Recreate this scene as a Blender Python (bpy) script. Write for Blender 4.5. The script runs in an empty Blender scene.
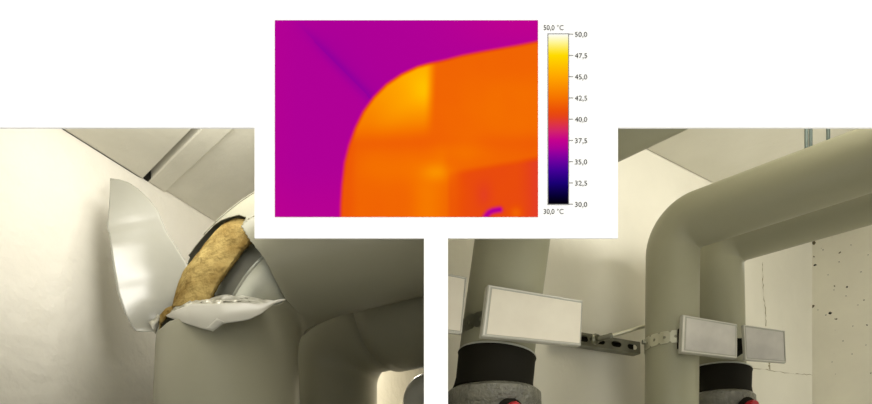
import bpy, bmesh, math, random
import numpy as np
from mathutils import Vector, noise
random.seed(4)
S = bpy.context.scene
COL = S.collection
pi = math.pi

# ------------------------------------------------------------ camera, world, lamps, exposure
EYE = 1.6            # camera height (m); the display wall is photographed with a raised (shifted) lens
F = 700.0            # focal length in pixels of the 872 px wide frame
HZ = 560.0           # horizon row
D = 1.05             # distance camera -> display wall
cam_d = bpy.data.cameras.new('camera')
cam = bpy.data.objects.new('camera', cam_d); COL.objects.link(cam)
cam.location = (0, 0, EYE); cam.rotation_euler = (pi/2, 0, 0)
cam_d.sensor_width = 36; cam_d.lens = F/872*36; cam_d.shift_y = (HZ-202)/872
cam_d.clip_start = 0.01
S.camera = cam

w = bpy.data.worlds.new('white_studio'); S.world = w; w.use_nodes = True
bg = w.node_tree.nodes['Background']
WORLD = 1.70
TINT = (1, .985, .90)          # warm white studio light
bg.inputs[0].default_value = (*TINT, 1); bg.inputs[1].default_value = WORLD

def area(name, loc, target, size, power, color=(1, .95, .84)):
    l = bpy.data.lights.new(name, 'AREA'); l.shape = 'RECTANGLE'
    l.size, l.size_y = size; l.energy = power; l.color = color
    o = bpy.data.objects.new(name, l); COL.objects.link(o)
    o.location = loc
    o.rotation_euler = (Vector(target)-Vector(loc)).to_track_quat('-Z', 'Y').to_euler()
    return o
def spot(name, loc, target, power, angle, blend, radius=.04, color=(1, .95, .84)):
    l = bpy.data.lights.new(name, 'SPOT'); l.energy = power; l.color = color
    l.spot_size = math.radians(angle); l.spot_blend = blend; l.shadow_soft_size = radius
    o = bpy.data.objects.new(name, l); COL.objects.link(o)
    o.location = loc
    o.rotation_euler = (Vector(target)-Vector(loc)).to_track_quat('-Z', 'Y').to_euler()
    return o
def point(name, loc, power, radius=.03, color=(1, .95, .84)):
    l = bpy.data.lights.new(name, 'POINT'); l.energy = power; l.color = color; l.shadow_soft_size = radius
    o = bpy.data.objects.new(name, l); COL.objects.link(o); o.location = loc
    return o
def aim(loc, az, el):                      # target for a lamp from heading (x, y) and elevation in degrees
    h = Vector((az[0], az[1], 0)).normalized()*math.cos(math.radians(el))
    return Vector(loc)+h+Vector((0, 0, math.sin(math.radians(el))))
area('lamp_left_top', (-.58, 1.70, 2.745), (-.98, 2.25, 2.1), (.35, .12), 2.5, (1, .97, .9))
q_ = (-.25, 1.12, 2.42)
spot('added_spot_left', q_, aim(q_, (-.9, .45), 32), 22, 2*50, .25, radius=.16, color=(1, .97, .89))  # added spot behind the board; its cone edge lays a shadow line on the wall
point('fill_left_rear', (-0.20, 3.1, 2.62), 7.0)  # added fill with no known source, brightens the far end of the left wall
q_ = (.85, 1.20, 2.62)
spot('lamp_right_front', q_, aim(q_, (-.567, .823), 48), 19, 124, .15, radius=.05, color=(1, .97, .89))  # cone shaped and tilted up so its lower edge makes the wall's shadow line
point('lamp_right_rear', (1.05, 2.03, 2.54), .8)

vs = S.view_settings
S.display_settings.display_device = 'sRGB'
vs.view_transform = 'Standard'; vs.look = 'None'; vs.exposure = 0.0; vs.gamma = 1.0
vs.use_curve_mapping = False

# ------------------------------------------------------------ helpers
def P(px, py, Y):
    return Vector(((px-436)/F*Y, Y, EYE+(HZ-py)/F*Y))
def proj(v):
    return 436+v[0]/v[1]*F, HZ-(v[2]-EYE)/v[1]*F
def lin(c):
    c = c/255.0
    return c/12.92 if c <= .04045 else ((c+.055)/1.055)**2.4
def L3(rgb, k=1.0):
    return (lin(rgb[0])*k, lin(rgb[1])*k, lin(rgb[2])*k, 1.0)
def under_studio(rgb):                     # printed ink that reads as rgb under the studio light
    return tuple(lin(c)/(WORLD*t) for c, t in zip(rgb, TINT))+(1.0,)

def mat(name, rgb, rough=.5, metal=0.0, spec=.5, var=None, vscale=4.0, bump=0.0, bscale=60.0, spots=None, bdist=.01):
    """procedural principled material: optional second colour mixed by noise, noise bump, dark pits"""
    m = bpy.data.materials.new(name); m.use_nodes = True
    nt = m.node_tree; n = nt.nodes; b = n['Principled BSDF']
    b.inputs['Roughness'].default_value = rough; b.inputs['Metallic'].default_value = metal
    b.inputs['Specular IOR Level'].default_value = spec
    b.inputs['Base Color'].default_value = L3(rgb)
    tc = n.new('ShaderNodeTexCoord'); last = None
    if var:
        nz = n.new('ShaderNodeTexNoise'); nz.inputs['Scale'].default_value = vscale; nz.inputs['Detail'].default_value = 6
        nt.links.new(tc.outputs['Object'], nz.inputs['Vector'])
        r = n.new('ShaderNodeValToRGB'); r.color_ramp.elements[0].position = .35; r.color_ramp.elements[1].position = .65
        r.color_ramp.elements[0].color = L3(rgb); r.color_ramp.elements[1].color = L3(var)
        nt.links.new(nz.outputs['Fac'], r.inputs['Fac']); last = r.outputs['Color']
    hgt = None
    if spots:                       # (scale, radius, colour) small pits in concrete
        sc, rad, scol = spots
        d = n.new('ShaderNodeTexNoise'); d.inputs['Scale'].default_value = sc*1.6; d.inputs['Detail'].default_value = 3
        nt.links.new(tc.outputs['Object'], d.inputs['Vector'])
        mx = n.new('ShaderNodeVectorMath'); mx.operation = 'MULTIPLY_ADD'
        nt.links.new(d.outputs['Color'], mx.inputs[0]); mx.inputs[1].default_value = (.6/sc,)*3
        nt.links.new(tc.outputs['Object'], mx.inputs[2])
        v = n.new('ShaderNodeTexVoronoi'); v.inputs['Scale'].default_value = sc
        nt.links.new(mx.outputs[0], v.inputs['Vector'])
        sx = n.new('ShaderNodeSeparateColor'); nt.links.new(v.outputs['Color'], sx.inputs[0])
        pw = n.new('ShaderNodeMath'); pw.operation = 'POWER'; nt.links.new(sx.outputs[0], pw.inputs[0]); pw.inputs[1].default_value = 4
        ml = n.new('ShaderNodeMath'); ml.operation = 'MULTIPLY'; nt.links.new(pw.outputs[0], ml.inputs[0]); ml.inputs[1].default_value = rad
        lt = n.new('ShaderNodeMath'); lt.operation = 'LESS_THAN'
        nt.links.new(v.outputs['Distance'], lt.inputs[0]); nt.links.new(ml.outputs[0], lt.inputs[1])
        mc = n.new('ShaderNodeMix'); mc.data_type = 'RGBA'
        nt.links.new(lt.outputs[0], mc.inputs['Factor'])
        if last: nt.links.new(last, mc.inputs['A'])
        else: mc.inputs['A'].default_value = L3(rgb)
        mc.inputs['B'].default_value = L3(scol); last = mc.outputs['Result']
    if last: nt.links.new(last, b.inputs['Base Color'])
    if bump:
        nb = n.new('ShaderNodeTexNoise'); nb.inputs['Scale'].default_value = bscale; nb.inputs['Detail'].default_value = 5
        nt.links.new(tc.outputs['Object'], nb.inputs['Vector'])
        bp = n.new('ShaderNodeBump'); bp.inputs['Strength'].default_value = bump; bp.inputs['Distance'].default_value = bdist
        nt.links.new(nb.outputs['Fac'], bp.inputs['Height']); nt.links.new(bp.outputs['Normal'], b.inputs['Normal'])
    return m

M = {}
M['page'] = mat('white_board_paint', (214, 214, 217), rough=1, spec=0)
M['plaster'] = mat('cream_wall_plaster', (233, 229, 217), rough=.8, spec=.2, var=(237, 233, 222), vscale=3, bump=.55, bscale=20, bdist=.014)
M['plaster_r'] = mat('cream_wall_paint', (221, 217, 202), rough=.8, spec=.2, var=(229, 225, 210), vscale=4, bump=.25, bscale=18)
M['concrete'] = mat('pitted_concrete', (221, 217, 201), rough=.85, spec=.2, var=(229, 225, 208), vscale=5, bump=.3, bscale=30, spots=(34, .26, (96, 88, 66)))
M['ceiling'] = mat('off_white_ceiling_paint', (226, 223, 210), rough=.8, spec=.2, var=(220, 217, 203), vscale=6, bump=.15, bscale=40)
M['ceiling_beam'] = mat('beam_grey_paint', (234, 231, 219), rough=.8, spec=.2)
M['ceiling_r'] = mat('grey_white_ceiling_paint', (208, 205, 191), rough=.8, spec=.2, var=(203, 200, 185), vscale=6, bump=.15, bscale=40)
M['dark'] = mat('dark_gap', (34, 32, 26), rough=.9, spec=.1)
M['pvc'] = mat('grey_pvc_jacket', (158, 156, 138), rough=.4, spec=.4, var=(154, 152, 133), vscale=2.5)
M['pvc_r'] = mat('grey_green_pvc_jacket', (158, 156, 133), rough=.45, spec=.4, var=(154, 152, 128), vscale=3)
M['pvc_pale'] = mat('pale_pvc', (196, 196, 186), rough=.3, spec=.5)
M['flap'] = mat('torn_pvc_sheet', (156, 155, 145), rough=.26, spec=.6, var=(150, 149, 138), vscale=6)
M['flap_white'] = mat('torn_pvc_white_side', (205, 203, 193), rough=.4, spec=.4)
M['wool'] = mat('yellow_mineral_wool', (182, 160, 102), rough=1, spec=.05, var=(118, 94, 48), vscale=11, bump=1.0, bscale=40, bdist=.015)
M['wool_dark'] = mat('brown_wool_edge', (96, 76, 34), rough=1, spec=.05, var=(140, 118, 60), vscale=14, bump=.7, bscale=70)
M['foil'] = mat('crinkled_foil', (222, 220, 208), rough=.35, metal=.4, var=(150, 147, 130), vscale=40, bump=.7, bscale=70, bdist=.006)
M['steel'] = mat('galvanised_steel', (212, 214, 203), rough=.3, metal=.45, var=(184, 187, 176), vscale=10, bump=.05, bscale=30)
M['rubber'] = mat('black_rubber', (24, 22, 14), rough=.75, spec=.15)
M['cast'] = mat('grey_cast_iron_paint', (118, 116, 102), rough=.28, spec=.8, var=(92, 90, 78), vscale=30, bump=.9, bscale=110, bdist=.008)
M['red'] = mat('red_plastic', (176, 22, 34), rough=.4, spec=.4)
M['zinc'] = mat('zinc_plated_steel', (150, 150, 136), rough=.35, metal=.8, var=(120, 120, 104), vscale=20)
M['zinc_dark'] = mat('dull_galvanised_strut', (126, 124, 106), rough=.5, metal=.3, var=(100, 98, 82), vscale=14)
M['bright'] = mat('bright_steel', (214, 212, 192), rough=.3, metal=.75)
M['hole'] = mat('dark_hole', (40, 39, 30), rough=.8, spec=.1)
M['holder'] = mat('clear_plastic_holder', (184, 182, 170), rough=.2, spec=.6)
M['lip'] = mat('clear_plastic_lip', (214, 211, 200), rough=.3, spec=.5)
M['card'] = mat('blank_label_card', (228, 221, 204), rough=.6, spec=.3, var=(220, 212, 195), vscale=14)
M['card2'] = mat('blank_grey_label_card', (208, 204, 196), rough=.6, spec=.3, var=(184, 180, 174), vscale=12)
M['crack'] = mat('crack_dirt', (158, 149, 122), rough=.95, spec=.05)
M['rod'] = mat('blue_grey_rod_steel', (104, 116, 112), rough=.35, metal=.25)
M['ink'] = mat('dark_grey_ink', (46, 46, 47), rough=1, spec=0)
M['tick'] = mat('grey_tick_ink', (106, 106, 109), rough=1, spec=0)

def link(o, parent=None):
    COL.objects.link(o)
    if parent is not None: o.parent = parent
    return o
def tag(o, label=None, cat=None, group=None, kind=None):
    if label: o['label'] = label
    if cat: o['category'] = cat
    if group: o['group'] = group
    if kind: o['kind'] = kind
    return o
def root(name, loc, label, cat, group=None):
    o = bpy.data.objects.new(name, None); o.empty_display_size = .05
    COL.objects.link(o); o.location = loc
    return tag(o, label, cat, group)
def mesh(name, verts, faces, m, parent=None, smooth=False, solid=0.0, offset=-1.0, bevel=0.0):
    """world-space verts -> object (origin moved to the parent's or the verts' centre)"""
    vs_ = np.array([tuple(v) for v in verts], dtype=float)
    org = np.array(parent_loc(parent)) if parent is not None else vs_.mean(axis=0)
    me = bpy.data.meshes.new(name)
    me.from_pydata([tuple(v) for v in (vs_-org)], [], faces)
    me.update()
    bm = bmesh.new(); bm.from_mesh(me)
    if not solid: bmesh.ops.recalc_face_normals(bm, faces=bm.faces)
    bm.to_mesh(me); bm.free()
    me.materials.append(m)
    if smooth:
        me.polygons.foreach_set('use_smooth', [True]*len(me.polygons))
        me.set_sharp_from_angle(angle=math.radians(42))
    o = bpy.data.objects.new(name, me)
    link(o, parent)
    if parent is None: o.location = org
    if solid:
        md = o.modifiers.new('thickness', 'SOLIDIFY'); md.thickness = solid; md.offset = offset
    if bevel:
        md = o.modifiers.new('bevel', 'BEVEL'); md.width = bevel; md.segments = 2; md.limit_method = 'ANGLE'
    return o
def parent_loc(p):
    l = Vector((0, 0, 0))
    while p is not None:
        l = l+p.location; p = p.parent
    return l
def hexa(b, t):
    """8 verts: bottom ring + top ring"""
    n = len(b); v = list(b)+list(t)
    f = [tuple(range(n))[::-1], tuple(range(n, 2*n))]+[(i, (i+1) % n, n+(i+1) % n, n+i) for i in range(n)]
    return v, f
def prism(name, poly, z0, z1, m, parent=None, bevel=0.0):
    v, f = hexa([(x, y, z0) for x, y in poly], [(x, y, z1) for x, y in poly])
    return mesh(name, v, f, m, parent, bevel=bevel)
def box(name, a, b, m, parent=None, bevel=0.0):
    return prism(name, [(a[0], a[1]), (b[0], a[1]), (b[0], b[1]), (a[0], b[1])], a[2], b[2], m, parent, bevel)
def tube_mesh(p0, p1, r0, r1=None, n=16, cap=True):
    p0, p1 = Vector(p0), Vector(p1); r1 = r0 if r1 is None else r1
    t = (p1-p0).normalized(); a = t.orthogonal().normalized(); b = t.cross(a)
    v = [p0+(a*math.cos(2*pi*i/n)+b*math.sin(2*pi*i/n))*r0 for i in range(n)]
    v += [p1+(a*math.cos(2*pi*i/n)+b*math.sin(2*pi*i/n))*r1 for i in range(n)]
    f = [(i, (i+1) % n, n+(i+1) % n, n+i) for i in range(n)]
    if cap: f += [tuple(range(n))[::-1], tuple(range(n, 2*n))]
    return v, f
def merge(parts):
    V, Fc = [], []
    for v, f in parts:
        k = len(V); V += list(v); Fc += [tuple(i+k for i in q) for q in f]
    return V, Fc
def tube(name, p0, p1, r, m, parent=None, n=16, r1=None):
    v, f = tube_mesh(p0, p1, r, r1, n)
    return mesh(name, v, f, m, parent, smooth=True)
def lathe(name, axis_pt, axis, prof, m, parent=None, n=40, smooth=True):
    """prof: list of (distance along axis, radius); closed with caps"""
    o = Vector(axis_pt); t = Vector(axis).normalized(); a = t.orthogonal().normalized(); b = t.cross(a)
    v = []
    for h, r in prof:
        v += [o+t*h+(a*math.cos(2*pi*i/n)+b*math.sin(2*pi*i/n))*r for i in range(n)]
    f = []
    for k in range(len(prof)-1):
        f += [(k*n+i, k*n+(i+1) % n, (k+1)*n+(i+1) % n, (k+1)*n+i) for i in range(n)]
    f += [tuple(range(n))[::-1], tuple(range((len(prof)-1)*n, len(prof)*n))]
    return mesh(name, v, f, m, parent, smooth=smooth)
def inside(p, poly):
    x, y = p; c = False; j = len(poly)-1
    for i in range(len(poly)):
        xi, yi = poly[i]; xj, yj = poly[j]
        if (yi > y) != (yj > y) and x < (xj-xi)*(y-yi)/(yj-yi)+xi: c = not c
        j = i
    return c
def lerp_poly(pts, t):
    """point at arc-length fraction t of a polyline"""
    pts = [Vector(p) for p in pts]
    seg = [(pts[i+1]-pts[i]).length for i in range(len(pts)-1)]
    d = t*sum(seg)
    for i, s in enumerate(seg):
        if d <= s or i == len(seg)-1:
            return pts[i].lerp(pts[i+1], min(1, d/s if s else 0))
        d -= s

class Bend:
    """pipe path: riser from the floor, elbow of radius R starting at height z0, then a run along d.
    k: direction of the riser near the elbow; below length `kink` the riser is plumb"""
    def __init__(s, x, y, z0, d, R, L, lean=0.0, zb=0.0, ty=0.0, pitch=0.0, kink=9.0):
        s.x, s.y, s.z0, s.R, s.L, s.zb, s.kink = x, y, z0, R, L, zb, kink
        s.k = Vector((lean, ty, 1)).normalized()
        dd = Vector((d[0], d[1], pitch)); dd = dd-s.k*dd.dot(s.k); s.d = dd.normalized()
        s.b = s.d.cross(s.k).normalized()
        if s.b.y > 0: s.b = -s.b
        s.l2 = R*pi/2
        l = (z0-zb)/s.k.z
        s.l1 = l if l <= kink else kink+(z0-s.k.z*kink-zb)
    def at_z(s, z):
        u = (z-s.z0)/s.k.z
        return u if -u <= s.kink else -(s.kink+(s.z0-s.k.z*s.kink-z))
    def frame(s, u):
        """u: length from the elbow start (negative = riser)"""
        z = s.k; o = Vector((s.x, s.y, s.z0))
        if u < -s.kink: return o-z*s.kink+Vector((0, 0, u+s.kink)), -s.d
        if u < 0: return o+z*u, -s.d
        if u < s.l2:
            a = u/s.R
            return o+s.d*s.R*(1-math.cos(a))+z*s.R*math.sin(a), -s.d*math.cos(a)+z*math.sin(a)
        return o+s.d*(s.R+u-s.l2)+z*s.R, z.copy()
    def pt(s, u, th, r):
        p, N = s.frame(u)
        return p+(N*math.cos(th)+s.b*math.sin(th))*r
    def sheet(s, us, ths, r, keep=None, disp=None, closed=True):
        """grid of the pipe surface; keep(px,py,front,u,th) picks faces"""
        nt_ = len(ths); V = []
        for u in us:
            p, N = s.frame(u)
            for th in ths:
                dirv = N*math.cos(th)+s.b*math.sin(th)
                rr = r if disp is None else r+disp(u, th, p+dirv*r)
                V.append(p+dirv*rr)
        Fc = []
        nn = nt_ if closed else nt_-1
        for i in range(len(us)-1):
            for j in range(nn):
                q = (i*nt_+j, i*nt_+(j+1) % nt_, (i+1)*nt_+(j+1) % nt_, (i+1)*nt_+j)
                if keep is not None:
                    c = (V[q[0]]+V[q[1]]+V[q[2]]+V[q[3]])/4
                    p, N = s.frame((us[i]+us[i+1])/2)
                    front = (c-p).dot(Vector((0, 0, EYE))-c) > 0
                    x, y = proj(c)
                    if not keep(x, y, front, us[i], ths[j]): continue
                Fc.append(q)
        used = sorted({k for q in Fc for k in q}); mp = {k: i for i, k in enumerate(used)}
        return [V[k] for k in used], [tuple(mp[k] for k in q) for q in Fc]
def trim(V, d, plane):
    """mitre the end of a run: slide points back along d until plane(p) <= 0"""
    out = []
    for p in V:
        if plane(p) > 0:
            g = plane(p+d)-plane(p)
            p = p-d*(plane(p)/g)
        out.append(p)
    return out
def arange(a, b, st):
    n = max(1, int(math.ceil((b-a)/st)))
    return [a+(b-a)*i/n for i in range(n+1)]
def around(n): return [2*pi*i/n for i in range(n)]

# ------------------------------------------------------------ setting
SIDE = lambda p: p.x-(5/F*p.y-.0075)        # partition plane between the rooms
FRONT = lambda p: (D+.005)-p.y             # back of the display wall
def opening_board():
    def X(px): return (px-436)/F*D
    def Z(py): return EYE+(HZ-py)/F*D
    T = .003
    # pieces of white board around the two openings (px rectangles)
    xl, xr, zt, zb = X(-480), X(1500), 2.98, 0.0
    rects = [  # x0, x1, ztop, zbottom
        (xl, xr, zt, Z(127.5)),
        (xl, X(-40), Z(127.5), zb), (X(912), xr, Z(127.5), zb),
        (X(254.5), X(618), Z(127.5), Z(238)),
        (X(424), X(448), Z(238), zb),
        (X(-40), X(424), Z(440), zb), (X(448), X(912), Z(440), zb)]
    V, Fc = [], []
    for x0, x1, z1, z0 in rects:
        v, f = hexa([(x0, D, z0), (x1, D, z0), (x1, D+T, z0), (x0, D+T, z0)],
                    [(x0, D, z1), (x1, D, z1), (x1, D+T, z1), (x0, D+T, z1)])
        k = len(V); V += v; Fc += [tuple(i+k for i in q) for q in f]
    o = mesh('wall_front', V, Fc, M['page'])
    tag(o, 'blank white display wall with two stepped openings onto the pipe rooms', 'wall', kind='structure')
opening_board()

# plan geometry of the pipe rooms
def wl(y): return -1.913+.447*y                # left wall x at depth y
def wb(x): return 1.644+(x-.03)/1.4516         # back wall depth at x
CZ = EYE+1.2                                   # ceiling height
CORNER = (1.385, wb(1.385))
YB = 4.25
def wall_prism(name, p, q, thick, m, label, z1=CZ+.12):
    p, q = Vector((*p, 0)), Vector((*q, 0)); n = Vector(((q-p).y, -(q-p).x, 0)).normalized()*thick
    o = prism(name, [(p.x, p.y), (q.x, q.y), (q.x+n.x, q.y+n.y), (p.x+n.x, p.y+n.y)], 0, z1, m)
    return tag(o, label, 'wall', kind='structure')
wall_left = wall_prism('wall_left', (wl(D+.01), D+.01), (wl(YB), YB), -.08, M['plaster'],
                       'cream plaster wall with small dents behind the torn pipe')
wall_back = wall_prism('wall_back', (.016, wb(.016)), CORNER, -.08, M['plaster_r'],
                       'cream painted wall with thin cracks behind the pipes with label plates')
rd = Vector((.713, -.701))
e = Vector(CORNER)+rd*2.1
wall_right = wall_prism('wall_right', CORNER, (e.x, e.y), -.08, M['concrete'],
                        'cream concrete wall covered in small dark pits at the right edge')
def part_x(y): return (441-436)/F*y
o = prism('wall_middle', [(part_x(D+.01)-.006, D+.01), (part_x(D+.01), D+.01), (part_x(YB), YB), (part_x(YB)-.006, YB)], 0, CZ+.12, M['plaster'])
tag(o, 'thin partition between the two pipe rooms', 'wall', kind='structure')
o = box('floor', (-2.3, D, -.05), (3.2, 4.6, 0), M['ceiling_beam']); tag(o, 'grey floor of the pipe rooms', 'floor', kind='structure')

# ceiling: slab with panels below it; the slab is painted near-black for shade in the open joint
slab = box('ceiling', (-2.3, D+.005, CZ+.05), (3.2, 4.6, CZ+.14), M['dark'])
tag(slab, 'grey painted panel ceiling with a dark open joint', 'ceiling', kind='structure')
g0, g1 = Vector(P(194.5, 128, 840/432).xy), Vector(P(145, 178, 840/382).xy)
gd = (g0-g1).normalized(); gn = Vector((gd.y, -gd.x))
if gn.x < 0: gn = -gn                     # towards the right-hand panel
def gl(t, s): q = g1+gd*t+gn*s; return (q.x, q.y)
wd = Vector((.447, 1)).normalized()
def wpt(y, off=0.002): return (wl(y)+off, y)
yA = g1.y
def on_wall(s):                           # where the line parallel to the joint meets the wall
    for i in range(4000):
        t = -.6+i*.0004; q = gl(t, s)
        if q[0] > wl(q[1])+.004: return q, t
    return gl(0, s), 0
qa, ta = on_wall(-.004); qb, tb = on_wall(.018); qc, tc_ = on_wall(.083)
far = 1.5
prism('joint_shade', [gl(ta, -.004), gl(ta+.02, -.004), gl(tb+.02, .018), gl(tb-.008, .018)], CZ+.004, CZ+.05, M['dark'], slab)  # dark block put in for the shade at the joint's wall end
prism('ceiling_panel', [qa, gl(far, -.004), (-2.0, D+.01), wpt(D+.01)], CZ, CZ+.055, M['ceiling'], slab, bevel=.002)
# edge strip of the right-hand panel stands a little lower than its field
prism('ceiling_edge_strip', [qb, gl(far, .012), gl(far, .083), qc], CZ+.002, CZ+.055, M['ceiling'], slab, bevel=.004)
xe = -.004
tq = (part_x(0)+xe)  # right limit follows the partition
ya = D+.01
prism('ceiling_panel', [qc, gl(far, .086), (-.004, D+.01), (part_x(YB)-.008, YB), wpt(YB)], CZ+.010, CZ+.055, M['ceiling'], slab, bevel=.002)
prism('ceiling_panel', [(part_x(D)+.002, D+.01), (2.8, D+.01), (e.x-.02, e.y), (CORNER[0]-.004, CORNER[1]-.006), (.018, wb(.018)-.004)], CZ, CZ+.055, M['ceiling_r'], slab, bevel=.002)

# cracks in the back wall: thin jagged filled grooves following the wall plane
def wall_point(px, py, off=.0006):
    k = (px-436)/F
    y = (1.644*1.4516-.03)/(1.4516-k)
    v = P(px, py, y)
    return v+Vector((.57, -.82, 0)).normalized()*off
def crack(pts, wpx, seed):
    rnd = random.Random(seed); V = []; n = 26
    for i in range(n):
        q = lerp_poly([Vector((a, b, 0)) for a, b in pts], i/(n-1))
        jx, jy = rnd.uniform(-.45, .45), rnd.uniform(-.45, .45)
        wdt = wpx*rnd.choice([.15, .3, .6, .9, 1.2])
        t = Vector((pts[-1][0]-pts[0][0], pts[-1][1]-pts[0][1])).normalized()
        for sgn in (-1, 1):
            V.append(wall_point(q.x+jx-sgn*t.y*wdt/2, q.y+jy+sgn*t.x*wdt/2))
    Fc = [(2*i, 2*i+1, 2*i+3, 2*i+2) for i in range(n-1)]
    return mesh('crack', V, Fc, M['crack'], wall_back)
crack([(762.5, 262), (763, 290), (765, 308), (766, 326)], .75, 1)
crack([(769, 362), (769.5, 370)], 1.7, 2)
crack([(749, 368.5), (765, 369.5), (786, 373), (812, 375)], .7, 3)
def pit(px, py, r, seed):
    k = (px-436)/F; c = Vector(CORNER); a = rd.y/rd.x
    y = (c.y-a*c.x)/(1-a*k)
    o = P(px, py, y); nrm = Vector((rd.y, -rd.x, 0))
    if nrm.y > 0: nrm = -nrm
    tx = Vector((rd.x, rd.y, 0)); tz = Vector((0, 0, 1)); rnd = random.Random(seed)
    V = [o+nrm*.0008]+[o+nrm*.0004+(tx*math.cos(t)*rnd.uniform(.5, 1.3)+tz*math.sin(t)*rnd.uniform(.4, 1.1))*r*.62*y/F for t in around(9)]
    mesh('pit', V, [(0, 1+i, 1+(i+1) % 9) for i in range(9)], M['hole'], wall_right)
for i, (a, b, r) in enumerate([(815, 265, 2.2), (847, 287, 2.0), (830, 313, 2.6), (826, 315, 1.2), (867, 325, 1.4), (861, 272, 1.0), (843, 341, 1.0), (852, 354, 1.1),
                               (871, 373, 1.3), (818, 310, 1.0), (823, 250, 1.1), (839, 262, 1.0), (851, 245, .9), (858, 305, .9), (834, 290, 1.0), (846, 296, .9), (866, 345, .9), (832, 362, .8), (853, 326, .9), (868, 255, 1.0), (828, 275, .8)]):
    pit(a, b, r, i)

# ------------------------------------------------------------ left room: torn pipe
r1 = .191
dl = (.946, -.325)
A = Bend(-.578, 1.95, EYE+.550, dl, .3207, .30, lean=-.1024, ty=.3435, pitch=-.3153, kink=.40)
A.L = (-.012-A.x-A.k.x*A.R)/A.d.x-A.R+.14
torn = root('insulated_pipe', (A.x, A.y, 0), 'large grey jacketed pipe whose elbow is torn open on yellow wool', 'pipe')
HOLE = [(140, 340), (150, 300), (172, 276), (186, 256), (191, 247), (197, 240), (204, 232), (212, 226), (221, 220), (229.5, 217), (239, 214.8), (246, 217.5),
        (241.3, 226.5), (246, 234), (250.5, 241), (257, 249), (264, 258), (269.5, 268), (274, 277), (278.5, 286), (282, 293), (286, 300), (280, 304), (260, 309), (230, 312), (190, 314), (168, 322), (158, 331)]
SEAM = [(241.3, 226.5), (246, 234), (250.5, 241), (257, 249), (264, 258), (269.5, 268), (274, 277), (278.5, 286), (282, 293), (286, 300), (297, 311), (314, 323), (330, 330)]
RUNSIDE = SEAM+[(700, 330), (700, 60), (330, 186), (256, 215), (247, 220)]
TORN = [(130, 345), (148, 285), (172, 262), (186, 251), (190, 257), (184, 272), (177, 292), (172, 304), (160, 322), (156, 334), (150, 345)]     # jacket gone right through here
def tight(u, th, p):                        # the throat of the elbow is a tight corner, not a sweep
    c = math.cos(th)
    if u < 0 or u > A.l2 or c > 0: return 0.0
    a, ri = u/A.R, A.R-r1
    d_ = ri/((math.cos(a)**7+math.sin(a)**7)**(1/7))
    return -(d_-ri)*c*c
us = arange(-A.l1, -.1, .25)+arange(-.095, A.l2*.8, .0022)
v, f = A.sheet(us, around(420), r1, keep=lambda x, y, fr, u, th: not (u > -.06 and inside((x, y), TORN)) and not (fr and (inside((x, y), HOLE) or (inside((x, y), RUNSIDE) and u > 0))) and not (not fr and u > A.l2*.62 and math.cos(th) < .2), disp=tight)
mesh('riser_jacket', v, f, M['pvc'], torn, smooth=True, solid=.0022, offset=-1)
us = arange(0, A.l2, .0026)+arange(A.l2+.01, A.l2+A.L, .05)
v, f = A.sheet(us, around(420), r1+.003, keep=lambda x, y, fr, u, th: (inside((x, y), RUNSIDE) and not inside((x, y), HOLE)) if fr else (u > A.l2*.5 and not inside((x, y), TORN)), disp=tight)
v = trim(v, A.d, SIDE)
mesh('run_jacket', v, f, M['pvc'], torn, smooth=True, solid=.0022, offset=-1)
# inner metal pipe (slightly eccentric)
o_ = Vector((A.x, A.y, A.z0))+A.d*.0325+A.b*.02-A.k*.0178
B0 = Bend(o_.x, o_.y, o_.z, dl, .3031, .1, lean=-.1024, ty=.3435, pitch=-.3153)
v, f = B0.sheet(arange(-.10, B0.l2*.8, .012), around(64), .105)
steel = mesh('steel_elbow', v, f, M['steel'], torn, smooth=True)
# mineral wool shell left on the outer bend
WOOL = [(173, 302), (176, 290), (180, 277), (186, 263), (192, 252), (200, 244), (207, 237), (213, 230), (222, 223), (235, 218), (244, 219), (249, 227), (251.5, 237), (247, 243), (240, 250), (232.5, 261), (226, 270), (218, 281), (211, 295), (208, 306), (172, 306)]
def wool_disp(u, th, p):
    return .007*noise.noise(p*12)+.0016*noise.noise(p*45)
for th0 in (.95, 1.75):                      # rolled seams along the steel elbow
    v, f = B0.sheet(arange(-.10, B0.l2*.8, .012), [th0-.05, th0-.03, th0, th0+.03, th0+.05], .1065, disp=lambda u, th, p: .0035 if abs(th-th0) < .02 else (.002 if abs(th-th0) < .04 else -.001), closed=False)
    mesh('rolled_seam', v, f, M['steel'], steel, smooth=True)
v, f = A.sheet(arange(-.03, A.l2*.95, .0024), [-.9+i*3.2/360 for i in range(361)], r1*.93, keep=lambda x, y, fr, u, th: fr and inside((x, y), WOOL), disp=wool_disp, closed=False)
mesh('mineral_wool', v, f, M['wool'], torn, smooth=True, solid=.015, offset=-1)
# big torn flap standing off to the left
def patch(name, cols, m, parent, nu, nv, bulge, solid=.002, wob=.0, seed=0):
    """cols: (left polyline, right polyline) of (px,py,Y); bulge(u,v) depth offset towards the camera"""
    lft = [P(*q) for q in cols[0]]; rgt = [P(*q) for q in cols[1]]
    V = []
    for i in range(nv+1):
        a, b = lerp_poly(lft, i/nv), lerp_poly(rgt, i/nv)
        for j in range(nu+1):
            u = j/nu; q = a.lerp(b, u)
            k = bulge(u, i/nv)
            dr = (Vector((0, 0, EYE))-q).normalized()
            if wob: k += wob*(noise.noise(q*40+Vector((seed, 0, 0)))+.6*noise.noise(q*110+Vector((0, seed, 0))))
            V.append(q+dr*k)
    W = nu+1
    Fc = [(i*W+j, i*W+j+1, (i+1)*W+j+1, (i+1)*W+j) for i in range(nv) for j in range(nu)]
    return mesh(name, V, Fc, m, parent, smooth=True, solid=solid, offset=0)
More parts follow.
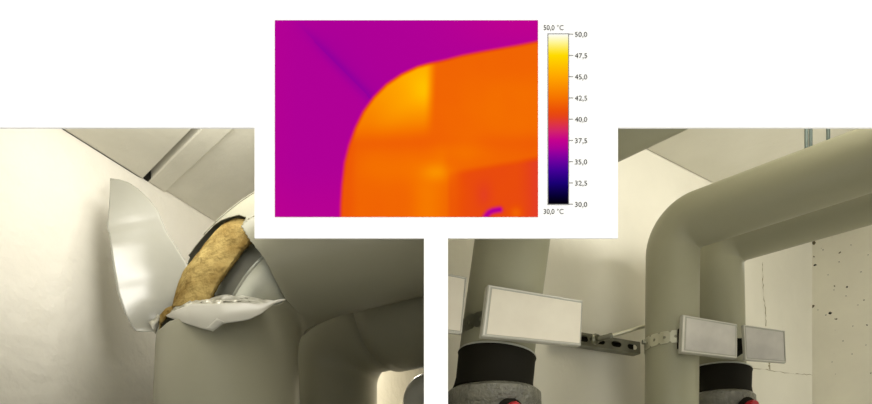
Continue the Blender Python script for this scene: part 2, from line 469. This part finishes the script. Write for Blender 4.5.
flapL = [(152, 331.5, 1.86), (136, 331.5, 1.86), (130, 323, 1.865), (124, 312, 1.87), (117, 292, 1.88), (113, 268, 1.89), (110.5, 245, 1.90), (109, 233, 1.91), (106.5, 229, 1.915), (108.5, 212, 1.93), (109.8, 195, 1.95), (110, 178.5, 1.97)]
flapR = [(158, 331, 1.90), (165, 318, 1.905), (174, 303, 1.92), (182, 285, 1.93), (189, 266, 1.945), (183, 257, 1.95), (176, 246, 1.96), (167, 232, 1.97), (161.5, 219, 1.975), (158, 210, 1.975), (150, 200, 1.975), (139, 189.5, 1.975), (129, 182.5, 1.975), (119, 179.3, 1.972), (110.3, 178.5, 1.971)]
patch('torn_flap', (flapL, flapR), M['flap'], torn, 24, 48,
      lambda u, v: -.022*math.sin(pi*u)*math.sin(pi*min(1, v*1.1+.1))-.055*(max(0, .24-v)/.24)**2, solid=.0009)
# front tongue curling outwards below the hole, foil lining above it
tongueT = [(166.5, 315.5, 1.85), (174, 311, 1.81), (191, 304.5, 1.765), (218, 304, 1.74), (244, 302.8, 1.735), (262, 304.5, 1.745), (277, 300, 1.765), (285.5, 299, 1.775)]
tongueB = [(166.8, 316.5, 1.845), (186, 323.5, 1.765), (203, 329, 1.735), (212.5, 331, 1.725), (224, 323.5, 1.715), (248, 320, 1.715), (262, 313.5, 1.725), (273, 304.5, 1.755), (285.6, 300, 1.772)]
tongue = patch('torn_tongue', (tongueT, tongueB), M['flap_white'], torn, 14, 40, lambda u, v: .010*math.sin(pi*u)*math.sin(pi*v))
tab0 = [(206.5, 328.5, 1.718), (217, 318.5, 1.700)]
tab1 = [(213, 331.3, 1.716), (225, 322.5, 1.700)]
patch('folded_tab', (tab0, tab1), M['flap_white'], tongue, 4, 6, lambda u, v: .004*math.sin(pi*u))
foilT = [(170, 310, 1.87), (177, 303.5, 1.86), (186, 299, 1.85), (194, 296.2, 1.84), (203, 296.6, 1.835), (211, 296.0, 1.83), (227.5, 294.2, 1.825), (236, 296.6, 1.825), (243, 295.6, 1.825), (256, 298, 1.825), (272, 300.3, 1.82), (280, 301.5, 1.80)]
foilB = [(168, 316, 1.862), (174, 311, 1.835), (191, 305, 1.78), (218, 305.5, 1.745), (244, 304.3, 1.74), (262, 306, 1.75), (277, 302, 1.77)]
patch('foil_lining', (foilT, foilB), M['foil'], torn, 12, 90, lambda u, v: .004*math.sin(pi*u), solid=.0012, wob=.014, seed=3)
# ragged wool and foil at the left corner of the tear
woolT = [(160, 316, 1.875), (166, 309, 1.87), (173, 306, 1.87)]
woolB = [(159, 331, 1.875), (163, 322, 1.865), (174, 310, 1.85)]
patch('wool_edge', (woolT, woolB), M['wool'], torn, 6, 14, lambda u, v: .006*math.sin(pi*u), solid=.004, wob=.008, seed=7)
curl0 = [(148.5, 322, 1.86), (154, 319, 1.87), (158, 314, 1.87)]
curl1 = [(155.5, 334, 1.87), (158, 328, 1.87), (160.5, 318, 1.87)]
patch('foil_scrap', (curl0, curl1), M['foil'], torn, 6, 10, lambda u, v: .010*math.sin(pi*u), solid=.001, wob=.008, seed=11)

# second jacketed pipe behind it
B2 = Bend(-.4215, 2.62, EYE+.6544, (.83, -.557), .2179, .2)
B2.L = (.004-B2.x)/B2.d.x-B2.R+.25
rB = .2
rear = root('insulated_pipe', (B2.x, B2.y, 0), 'shaded grey pipe elbow tucked behind and below the torn pipe', 'pipe')
v, f = B2.sheet(arange(-B2.l1, 0, .3)+arange(.012, B2.l2, .012)+[B2.l2+.05, B2.l2+.115], around(96), rB)
mesh('riser_jacket', v, f, M['pvc'], rear, smooth=True, solid=.002)
v, f = B2.sheet(arange(B2.l2+.10, B2.l2+B2.L, .05), around(96), rB+.011)
v = trim(v, B2.d, SIDE)
mesh('run_jacket', v, f, M['pvc'], rear, smooth=True, solid=.002)
# small elbow at the lower right corner of the left opening
C3 = Bend(-.068, 2.50, EYE+.565, (1, -.05), .055, .01)
C3.L = .03
small = root('insulated_pipe', (C3.x, C3.y, 0), 'small grey pipe bend in front of the brightly lit cream wall, lowest in its opening', 'pipe')
v, f = C3.sheet(arange(-C3.l1, 0, .4)+arange(.006, C3.l2+C3.L, .006), around(48), .050)
v = trim(v, C3.d, SIDE)
mesh('jacket', v, f, M['pvc_pale'], small, smooth=True, solid=.002)  # paler jacket colour stands in for light that misses this bend

# ------------------------------------------------------------ right room pipes
r2 = .0725
rA = .0646
PA = Bend(.5914, 1.75, EYE+.764, (math.sin(.79), -math.cos(.79)), .0665, .3, lean=.0066)
PA.L = (PA.y-D-.065)/-PA.d.y-PA.R+.15
pipeA = root('insulated_pipe', (PA.x, PA.y, 0), 'grey-green pipe rising left of the pair and bending towards the upper right', 'pipe')
v, f = PA.sheet(arange(-PA.l1, 0, .3)+arange(.008, PA.l2, .008)+arange(PA.l2+.01, PA.l2+PA.L, .1), around(80), rA)
v = trim(v, PA.d, FRONT)
mesh('jacket', v, f, M['pvc_r'], pipeA, smooth=True, solid=.002)
PB = Bend(.7579, 1.90, EYE+.7935, (math.sin(.8563), -math.cos(.8563)), .0742, .3, lean=-.0205, zb=EYE+(HZ-371)/F*1.90)
PB.L = (PB.y-D-.075)/-PB.d.y-PB.R+.18
pipeB = root('insulated_pipe', PB.frame(-PB.l1)[0], 'shaded grey-green pipe running just behind and under the bent one, above the smaller black sleeve', 'pipe')
v, f = PB.sheet(arange(-PB.l1, 0, .1)+arange(.008, PB.l2, .008)+arange(PB.l2+.01, PB.l2+PB.L, .1), around(80), r2)
v = trim(v, PB.d, FRONT)
mesh('jacket', v, f, M['pvc_r'], pipeB, smooth=True, solid=.002)
rC = .0781
PC = Bend(.1688, 1.46, EYE+.7374, (math.sin(.64), -math.cos(.64)), .0926, .1, lean=.138, zb=EYE+(HZ-355)/F*1.46)
PC.L = (PC.y-D-.085)/-PC.d.y-PC.R+.18
pipeC = root('insulated_pipe', PC.frame(-PC.l1)[0], 'wide grey pipe behind the largest label plate, standing on the larger black sleeve', 'pipe')
v, f = PC.sheet(arange(-PC.l1, 0, .1)+arange(.008, PC.l2, .008)+arange(PC.l2+.01, PC.l2+PC.L, .1), around(80), rC)
v = trim(v, PC.d, FRONT)
mesh('jacket', v, f, M['pvc_r'], pipeC, smooth=True, solid=.002)

def valve(axis_bottom, Y, pxc, ytop, ymid, rs, rv, rp, labels, red, lean):
    """black sleeve + cast body under a pipe end; returns nothing"""
    t = P(pxc, ytop, Y); zt = t.z; zm = EYE+(HZ-ymid)/F*Y
    h = zt-zm
    sl = root('rubber_sleeve', (t.x-lean*h, Y, zm), labels[0], 'sleeve')
    ax = Vector((lean, 0, 1)).normalized()
    lathe('sleeve', (t.x-lean*h, Y, zm), ax, [(0, rs*1.06), (h*.10, rs*1.03), (h*.3, rs), (h*.9, rs), (h*.97, rs*1.02), (h, rs*1.0)], M['rubber'], sl)
    lathe('clamp_ring', (t.x, Y, zt), ax, [(0, rs*.985), (.002, rs*1.01), (.004, rs*.98)], M['pvc_pale'], sl)
    bx = t.x-lean*h
    vb = root('valve', (bx, Y, 0), labels[1], 'valve')
    body = lathe('body', (bx, Y, zm), (0, 0, -1), [(0, rv*.97), (.006, rv*1.04), (.030, rv*1.05), (.036, rv*1.0), (.06, rv*.96), (.10, rv*1.0), (.14, rv*.92), (.17, rv*.8), (.19, rp)], M['cast'], vb)
    lathe('lower_pipe', (bx, Y, 0), (0, 0, 1), [(0, rp), (zm-.15, rp)], M['cast'], vb)
    # boss with a red grip on the front right
    q = P(*red, Y-rv*1.04); dq = Vector((.25, -1, .0)).normalized()
    lathe('boss', q-dq*.035+Vector((0, 0, 0)), dq, [(0, .030), (.028, .028), (.030, .022)], M['rubber'], vb, n=24)
    lathe('red_grip', q-dq*.006, dq, [(0, .012), (.004, .016), (.022, .016), (.027, .012)], M['red'], vb, n=10)
    return vb
vC = valve(None, 1.46, 497.0, 355, 392, .0805, .095, .07,
      ('larger black rubber sleeve under the wide pipe and its label plate', 'larger grey cast valve body with rough paint below the larger black sleeve'), (512, 411), .10)
vB = valve(None, 1.90, 720, 371, 396.5, .0805, .088, .06,
      ('smaller black rubber sleeve below the two right-hand label plates', 'smaller grey cast valve body with red grip below the smaller black sleeve'), (750, 407), .03)

# ------------------------------------------------------------ label plates
def plate(label, front, depths, inset, m, thick=.010, side=None):
    """front: px corners tl,tr,br,bl; depths of tl,tr,bl (br solved on the plane)"""
    tl, tr, bl = P(*front[0], depths[0]), P(*front[1], depths[1]), P(*front[3], depths[2])
    n = (tr-tl).cross(bl-tl).normalized(); cam_p = Vector((0, 0, EYE))
    if n.dot(cam_p-tl) < 0: n = -n
    ray = P(*front[2], 1.0)-cam_p
    br = cam_p+ray*((tl-cam_p).dot(n)/ray.dot(n))
    c = (tl+tr+br+bl)/4
    rt = root('label_plate', c, label, 'sign', 'label plates clipped to the pipes')
    q = [tl, tr, br, bl]
    v, f = hexa([p-n*thick for p in q], q)
    hold = mesh('holder', v, f, M['holder'], rt, bevel=.0012)
    def lp(u, w_): return (tl.lerp(tr, u)).lerp(bl.lerp(br, u), w_)
    a, b, cc, d = inset
    qi = [lp(a, b), lp(1-cc, b), lp(1-cc, 1-d), lp(a, 1-d)]
    v, f = hexa([p+n*.0002 for p in qi], [p+n*.0014 for p in qi])
    mesh('card', v, f, m, rt)
    # raised lip of the holder
    qo = [lp(0.01, .02), lp(.99, .02), lp(.99, .98), lp(.01, .98)]
    qj = [lp(a*.55, b*.55), lp(1-cc*.45, b*.55), lp(1-cc*.45, 1-d*.5), lp(a*.55, 1-d*.5)]
    V = [p+n*.0002 for p in qo]+[p+n*.0002 for p in qj]+[p+n*.0022 for p in qo]+[p+n*.0022 for p in qj]
    Fc = []
    for i in range(4):
        j = (i+1) % 4
        Fc += [(8+i, 8+j, 12+j, 12+i), (i, j, 8+j, 8+i), (4+i, 4+j, 12+j, 12+i), (i, j, 4+j, 4+i)]
    mesh('holder_lip', V, Fc, M['lip'], hold)
    return rt, lp, n
p1, lp1, n1 = plate('largest blank label plate, in front of the wide pipe above the larger sleeve', [(488, 284.5), (583, 300.5), (581, 345.5), (481.5, 336)], (1.325, 1.39, 1.315), (.045, .07, .02, .045), M['card'], thick=.014)
p0, lp0, n0 = plate('blank label plate cut off by the left edge of its opening', [(443.5, 272.5), (467, 277), (461.5, 334), (443.5, 332)], (1.335, 1.35, 1.33), (.03, .05, .10, .05), M['card'], thick=.008)
p2, lp2, n2 = plate('blank grey label plate clipped onto the bent pipe with a steel band', [(682.5, 314.5), (737, 324), (737, 358.5), (681, 352)], (1.655, 1.69, 1.65), (.07, .08, .035, .08), M['card2'], thick=.012)
p3, lp3, n3 = plate('blank grey label plate furthest right, in front of the wall crack', [(743, 324.5), (784.5, 330.5), (786, 363), (745, 360)], (1.74, 1.77, 1.738), (.05, .07, .045, .07), M['card2'], thick=.008)
# black clip blocks behind the plates
def block(name, px0, py0, px1, py1, Y, th, m, parent):
    a, b = P(px0, py0, Y), P(px1, py1, Y)
    return box(name, (a.x, Y, b.z), (b.x, Y+th, a.z), m, parent, bevel=.001)
block('clip', 679, 328, 690, 347.5, 1.672, .014, M['rubber'], p2)
block('clip', 736, 338, 748, 350, 1.762, .068, M['rubber'], p3)
block('clip', 500, 305, 530, 335, 1.362, .025, M['rubber'], p1)
block('clip', 446, 300, 459, 325, 1.362, .05, M['zinc_dark'], p0)

# ------------------------------------------------------------ perforated bands round the pipes
def band(name, label, bend, zc_, r, half, ncell, m, zt=0.0, hole=.27):
    c, _ = bend.frame(bend.at_z(zc_))
    rt = root(name, (c.x, c.y, zc_), label, 'pipe band')
    V, Fc = [], []
    cw = 2*pi*r/ncell
    for k in range(ncell):
        base = len(V); N = 16
        def add(lx, ly):
            a = (k+.5+lx/2)*2*pi/ncell
            V.append(Vector((c.x+math.cos(a)*r, c.y+math.sin(a)*r, zc_+ly*half+zt*math.cos(a)*r)))
        for i in range(N):                    # outer outline of the cell, necked at both ends
            t = 2*pi*i/N+pi/N
            x, y = math.cos(t), math.sin(t); s = 1/max(abs(x), abs(y)); x *= s; y *= s
            add(x, y)
        for i in range(N):
            t = 2*pi*i/N+pi/N
            add(math.cos(t)*hole, math.sin(t)*hole*cw/(2*half))
        for i in range(N):
            j = (i+1) % N
            Fc.append((base+i, base+j, base+N+j, base+N+i))
    mesh('perforated_strip', V, Fc, m, rt, solid=.0016, offset=0)
    return rt, c
zA = EYE+(HZ-337)/F*1.69
bA, cA = band('pipe_band', 'bright perforated steel band round the bent pipe left of its plate', PA, zA, rA+.0022, .0148, 16, M['bright'])
lug = P(647, 342, 1.75)
tube('bolt', lug+Vector((-.012, 0, 0)), lug+Vector((.012, 0, 0)), .006, M['zinc'], bA, n=8)
zC = EYE+(HZ-320)/F*1.40
bC, cC = band('pipe_band', 'dull perforated band round the wide pipe between two label plates', PC, zC, rC+.002, .015, 16, M['zinc'])

# ------------------------------------------------------------ strut rail and stay rod
def strut():
    a0, a1 = P(556, 334.5, 1.80), P(640, 348, 1.955)
    t = (a1-a0).normalized(); up = Vector((0, 0, 1)); up = (up-t*up.dot(t)).normalized()
    n = t.cross(up).normalized()
    if n.y > 0: n = -n                         # towards the camera
    rt = root('mounting_rail', a0, 'dull slotted steel rail between the largest plate and the bent pipe', 'rail')
    hh = .0155; Lh = (a1-a0).length
    # slotted front web: cells with oblong holes
    V, Fc = [], []; nc = 5; cl = Lh/nc; N = 20
    for k in range(nc):
        base = len(V); mid = a0+t*(k+.5)*cl
        for i in range(N):
            th = 2*pi*i/N+pi/N; x, y = math.cos(th), math.sin(th); s = 1/max(abs(x), abs(y))
            V.append(mid+t*x*s*cl/2+up*y*s*hh)
        for i in range(N):
            th = 2*pi*i/N+pi/N; x, y = math.cos(th), math.sin(th)
            V.append(mid+t*(x*.22*cl+math.copysign(.10*cl, x))+up*y*hh*.5)
        for i in range(N):
            j = (i+1) % N; Fc.append((base+i, base+j, base+N+j, base+N+i))
    mesh('slotted_web', V, Fc, M['zinc_dark'], rt, solid=.002, offset=0)
    for s in (-1, 1):
        e0, e1 = a0+up*hh*s, a1+up*hh*s
        q = [e0-up*.0012, e0+up*.0012, e0+up*.0012-n*.026, e0-up*.0012-n*.026]
        v, f = hexa(q, [p+(a1-a0) for p in q])
        mesh('flange', v, f, M['zinc_dark' if s > 0 else 'zinc'], rt)
    # inside back of the rail, painted dark for the shade in there
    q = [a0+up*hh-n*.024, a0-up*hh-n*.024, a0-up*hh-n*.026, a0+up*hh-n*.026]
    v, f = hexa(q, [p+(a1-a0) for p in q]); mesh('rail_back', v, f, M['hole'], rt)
    return a0, a1, n, rt
ra0, ra1, rn, rail = strut()
ca = P(594, 339.5, 1.845)
stay = root('stay_rod', ca, 'shiny steel stay rod rising from the rail to the bent pipe', 'rod')
lathe('ball_joint', ca+rn*-.004, rn, [(0, .010), (.004, .014), (.012, .014), (.016, .009), (.020, .009)], M['zinc'], stay, n=14)
tube('socket', P(596, 339.5, 1.838), P(610, 336.5, 1.838), .0075, M['zinc_dark'], stay, n=12)
tube('rod', P(608, 337.0, 1.838), P(652, 324.3, 1.83), .0048, M['bright'], stay, n=12)
tube('nut', P(609, 336.7, 1.838), P(612, 335.9, 1.838), .0085, M['zinc'], stay, n=6)

# ------------------------------------------------------------ hanger rods from the ceiling
for i, (px, lab) in enumerate([(806.3, 'thin grey hanger rod, leftmost of the three above the bent pipe'),
                               (810.6, 'thin grey hanger rod, middle one, close beside the leftmost'),
                               (828.2, 'thin grey hanger rod standing alone, rightmost of the three')]):
    k = (px-436)/F
    # where the line of sight meets the axis of the rear run
    t = (k*PB.y-PB.x)/(PB.d.x-k*PB.d.y)
    q = Vector((PB.x+PB.d.x*t, PB.y+PB.d.y*t, 0)); off = (-.020, .020, 0)[i]
    q = q+Vector((k, 1, 0)).normalized()*off
    ztop = PB.z0+PB.R+math.sqrt(r2**2-.022**2)
    rt = root('hanger_rod', (q.x, q.y, CZ), lab, 'rod', 'ceiling hanger rods')
    tube('rod', (q.x, q.y, ztop-.002), (q.x, q.y, CZ-.004), .0045, M['rod'], rt, n=10)
    tube('ceiling_plate', (q.x, q.y, CZ-.005), (q.x, q.y, CZ), .016, M['rod'], rt, n=16)
    tube('nut', (q.x, q.y, ztop+.004), (q.x, q.y, ztop+.010), .009, M['rod'], rt, n=6)

# ------------------------------------------------------------ thermogram print on the white board
STOPS = [(30, (2, 0, 6)), (31, (6, 0, 52)), (32.5, (26, 0, 116)), (34, (68, 0, 150)), (35, (106, 0, 158)), (36, (146, 0, 158)), (36.6, (172, 0, 152)), (37.5, (196, 2, 142)),
         (38.6, (212, 36, 106)), (39.6, (224, 56, 58)), (40.3, (230, 68, 24)), (41, (235, 80, 8)), (42.5, (245, 115, 0)), (45, (255, 166, 0)), (47.5, (255, 218, 0)), (49, (255, 246, 150)), (50, (255, 255, 250))]
def pal(t):
    t = max(30, min(50, t))
    for i in range(len(STOPS)-1):
        if t <= STOPS[i+1][0]:
            k = (t-STOPS[i][0])/(STOPS[i+1][0]-STOPS[i][0])
            return tuple(STOPS[i][1][c]*(1-k)+STOPS[i+1][1][c]*k for c in range(3))
    return STOPS[-1][1]
def sm(a, b, x):
    k = max(0, min(1, (x-a)/(b-a))); return k*k*(3-2*k)
EDGE = [(341, 225), (341.2, 205), (342.5, 185), (345, 163), (349.5, 145), (356, 128), (364, 112), (374, 98), (387, 85), (402, 75), (418, 67.5), (434, 63), (447, 60), (462, 56), (480, 52.5), (500, 49), (520, 45.5), (545, 40.5)]
PIPEPOLY = EDGE+[(545, 225)]
EA = np.array(EDGE)
def sdist(x, y):
    a, b = EA[:-1], EA[1:]; ab = b-a
    t = np.clip(((np.array([x, y])-a)*ab).sum(1)/(ab*ab).sum(1), 0, 1)
    d = np.sqrt(((a+ab*t[:, None]-np.array([x, y]))**2).sum(1)).min()
    return d if inside((x, y), PIPEPOLY) else -d
def temp(x, y):
    # wall side
    tb = 36.75+.55*sm(400, 538, x)*sm(70, 20, y)+.25*sm(160, 217, y)+.10*sm(300, 275, x)
    sd = (x-298)*.715-(y-25)*.70      # signed distance from the wall/ceiling joint
    along = (x-298)*.70+(y-25)*.715
    tb -= .42*math.exp(-(sd/6)**2)*sm(-30, 60, along)
    if sd > 0: tb -= .32*math.exp(-(sd/30))*sm(-20, 40, along)
    # pipe side
    tp = 41.9
    dd = sdist(x, y)
    ang = math.degrees(math.atan2(168-y, 440-x)); rho = math.hypot(440-x, 168-y)
    hot = (.25+.75*sm(15, 80, ang))*sm(24, 78, rho)*sm(150, 120, y)*sm(438, 425, x+(y-66)*.04)
    tp += 4.3*hot*(.8+.2*math.exp(-((x-424)/14)**2-((y-88)/16)**2))
    tp -= .5*sm(360, 345, x)*sm(110, 150, y)
    tp += .5*math.exp(-((y-168)/16)**2)*sm(345, 380, x)*sm(450, 440, x)
    tp += 1.5*math.exp(-((x-436)/15)**2-((y-172)/9)**2)
    tp += .9*math.exp(-((x-428)/16)**2)*sm(165, 195, y)*sm(452, 446, x)
    tp -= .25*math.exp(-((y-142)/8)**2)
    tp += .55*math.exp(-((x-462)/26)**2-((y-150)/14)**2)
    tp += .35*sm(440, 500, x)*sm(60, 100, y)*sm(150, 120, y)
    lowedge = 173-(x-448)*.17
    low = sm(-4, 5, y-lowedge)*sm(446, 452, x)
    tp -= 1.15*low*(1-.6*math.exp(-((x-452)/10)**2))
    tp -= .6*low*math.exp(-((x-484)/9)**2-((y-195)/14)**2)
    tp -= .75*sm(515, 540, x)*low
    tp += 1.1*math.exp(-((x-516)/6)**2-((y-213)/6)**2)
    arc = np.array([[484.5, 219], [487, 215], [489.5, 212.5], [493, 210.8], [497, 210], [499.5, 209.6]])
    a0_, ab_ = arc[:-1], arc[1:]-arc[:-1]
    t_ = np.clip(((np.array([x, y])-a0_)*ab_).sum(1)/(ab_*ab_).sum(1), 0, 1)
    da = (((a0_+ab_*t_[:, None]-np.array([x, y]))**2).sum(1)).min()**.5
    tp -= 4.0*math.exp(-(da/3.2)**2)
    tp += .10*noise.noise(Vector((x*.05, y*.05, 1)))
    return tb+(tp-tb)*sm(-3.6, 2.6, dd+.2*math.sin(y*.9)*0), dd
def print_material(name):
    m = bpy.data.materials.new(name); m.use_nodes = True
    b = m.node_tree.nodes['Principled BSDF']; b.inputs['Roughness'].default_value = 1; b.inputs['Specular IOR Level'].default_value = 0
    a = m.node_tree.nodes.new('ShaderNodeVertexColor'); a.layer_name = 'ink'
    m.node_tree.links.new(a.outputs['Color'], b.inputs['Base Color'])
    return m
M['print'] = print_material('thermal_print_ink')
YP = D-.0006
def printed(name, cells, xs, ys, colour, parent):
    idx, V, Cc, Fc = {}, [], [], []
    def g(i, j):
        if (i, j) not in idx:
            idx[(i, j)] = len(V); V.append(P(xs[i], ys[j], YP)); Cc.append(colour(i, j))
        return idx[(i, j)]
    for i, j in cells: Fc.append((g(i, j), g(i, j+1), g(i+1, j+1), g(i+1, j)))
    o = mesh(name, V, Fc, M['print'], parent)
    at = o.data.color_attributes.new('ink', 'FLOAT_COLOR', 'POINT')
    buf = []
    for c in Cc: buf += list(under_studio(c))
    at.data.foreach_set('color', buf)
    return o
def thermogram():
    x0, x1, y0, y1 = 274.8, 538.0, 20.2, 217.0
    nx, ny = 219, 164
    xs = [x0+(x1-x0)*i/nx for i in range(nx+1)]; ys = [y0+(y1-y0)*j/ny for j in range(ny+1)]
    tt = {}; dd = {}
    for i in range(nx+1):
        for j in range(ny+1):
            t, d_ = temp(xs[i], ys[j]); tt[(i, j)] = pal(t); dd[(i, j)] = d_
    rt = root('thermal_image', P(406, 217, YP), 'square-edged thermal print of an orange pipe bend on purple', 'picture')
    a = [(i, j) for i in range(nx) for j in range(ny) if dd[(i, j)] > -1]
    b = [(i, j) for i in range(nx) for j in range(ny) if dd[(i, j)] <= -1]
    o = printed('printed_pipe', a, xs, ys, lambda i, j: tt[(i, j)], rt); o['label'] = 'orange and yellow printed pipe bend'
    o = printed('printed_background', b, xs, ys, lambda i, j: tt[(i, j)], rt); o['label'] = 'purple printed wall'
thermogram()

# temperature scale beside it
def scale():
    rt = root('temperature_scale', P(558, 204, YP), 'vertical temperature colour bar with numbers beside the thermal print', 'scale')
    ys = [34.0+170.1*j/80 for j in range(81)]
    printed('colour_bar', [(0, j) for j in range(80)], [548.3, 568.3], ys, lambda i, j: pal(50-20*(ys[j]-34)/170.1), rt)
    def ink(name, x0, y0, x1, y1, m, y=YP):
        return mesh(name, [P(x0, y0, y), P(x0, y1, y), P(x1, y1, y), P(x1, y0, y)], [(0, 1, 2, 3)], m, rt)
    parts = []
    for q in ((547.6, 33.4, 569, 34.1), (547.6, 204.0, 569, 204.7), (547.6, 33.4, 548.3, 204.7), (568.3, 33.4, 569.0, 204.7)):
        parts.append(([P(q[0], q[1], YP-.0002), P(q[0], q[3], YP-.0002), P(q[2], q[3], YP-.0002), P(q[2], q[1], YP-.0002)], [(0, 1, 2, 3)]))
    v, f = merge(parts); mesh('frame', v, f, M['tick'], rt)
    def text(s, x0, x1, base, cap):
        cu = bpy.data.curves.new('text', 'FONT'); cu.body = s; cu.size = 1; cu.resolution_u = 4
        to = bpy.data.objects.new('text', cu); COL.objects.link(to)
        bpy.context.view_layer.update()
        me = to.evaluated_get(bpy.context.evaluated_depsgraph_get()).to_mesh()
        vv = [v.co.copy() for v in me.vertices]; ff = [tuple(p.vertices) for p in me.polygons]
        to.evaluated_get(bpy.context.evaluated_depsgraph_get()).to_mesh_clear()
        bpy.data.objects.remove(to); bpy.data.curves.remove(cu)
        a, b = min(v.x for v in vv), max(v.x for v in vv)
        H = .73
        V = [P(x0+(v.x-a)/(b-a)*(x1-x0), base-(v.y if v.y > 0 else v.y*1.7)/H*cap, YP-.0003) for v in vv]
        mesh('number', V, ff, M['ink'], rt)
    text('50,0 °C', 543.6, 563.6, 29.9, 5.2)
    text('30,0 °C', 543.6, 563.6, 213.8, 5.2)
    for k in range(9):
        y = 34.0+170.1*k/8
        ink('tick', 569.0, y-.35, 573.2, y+.35, M['tick'])
        text(('%.1f' % (50-2.5*k)).replace('.', ','), 574.9, 587.2, y+2.7, 5.2)
scale()
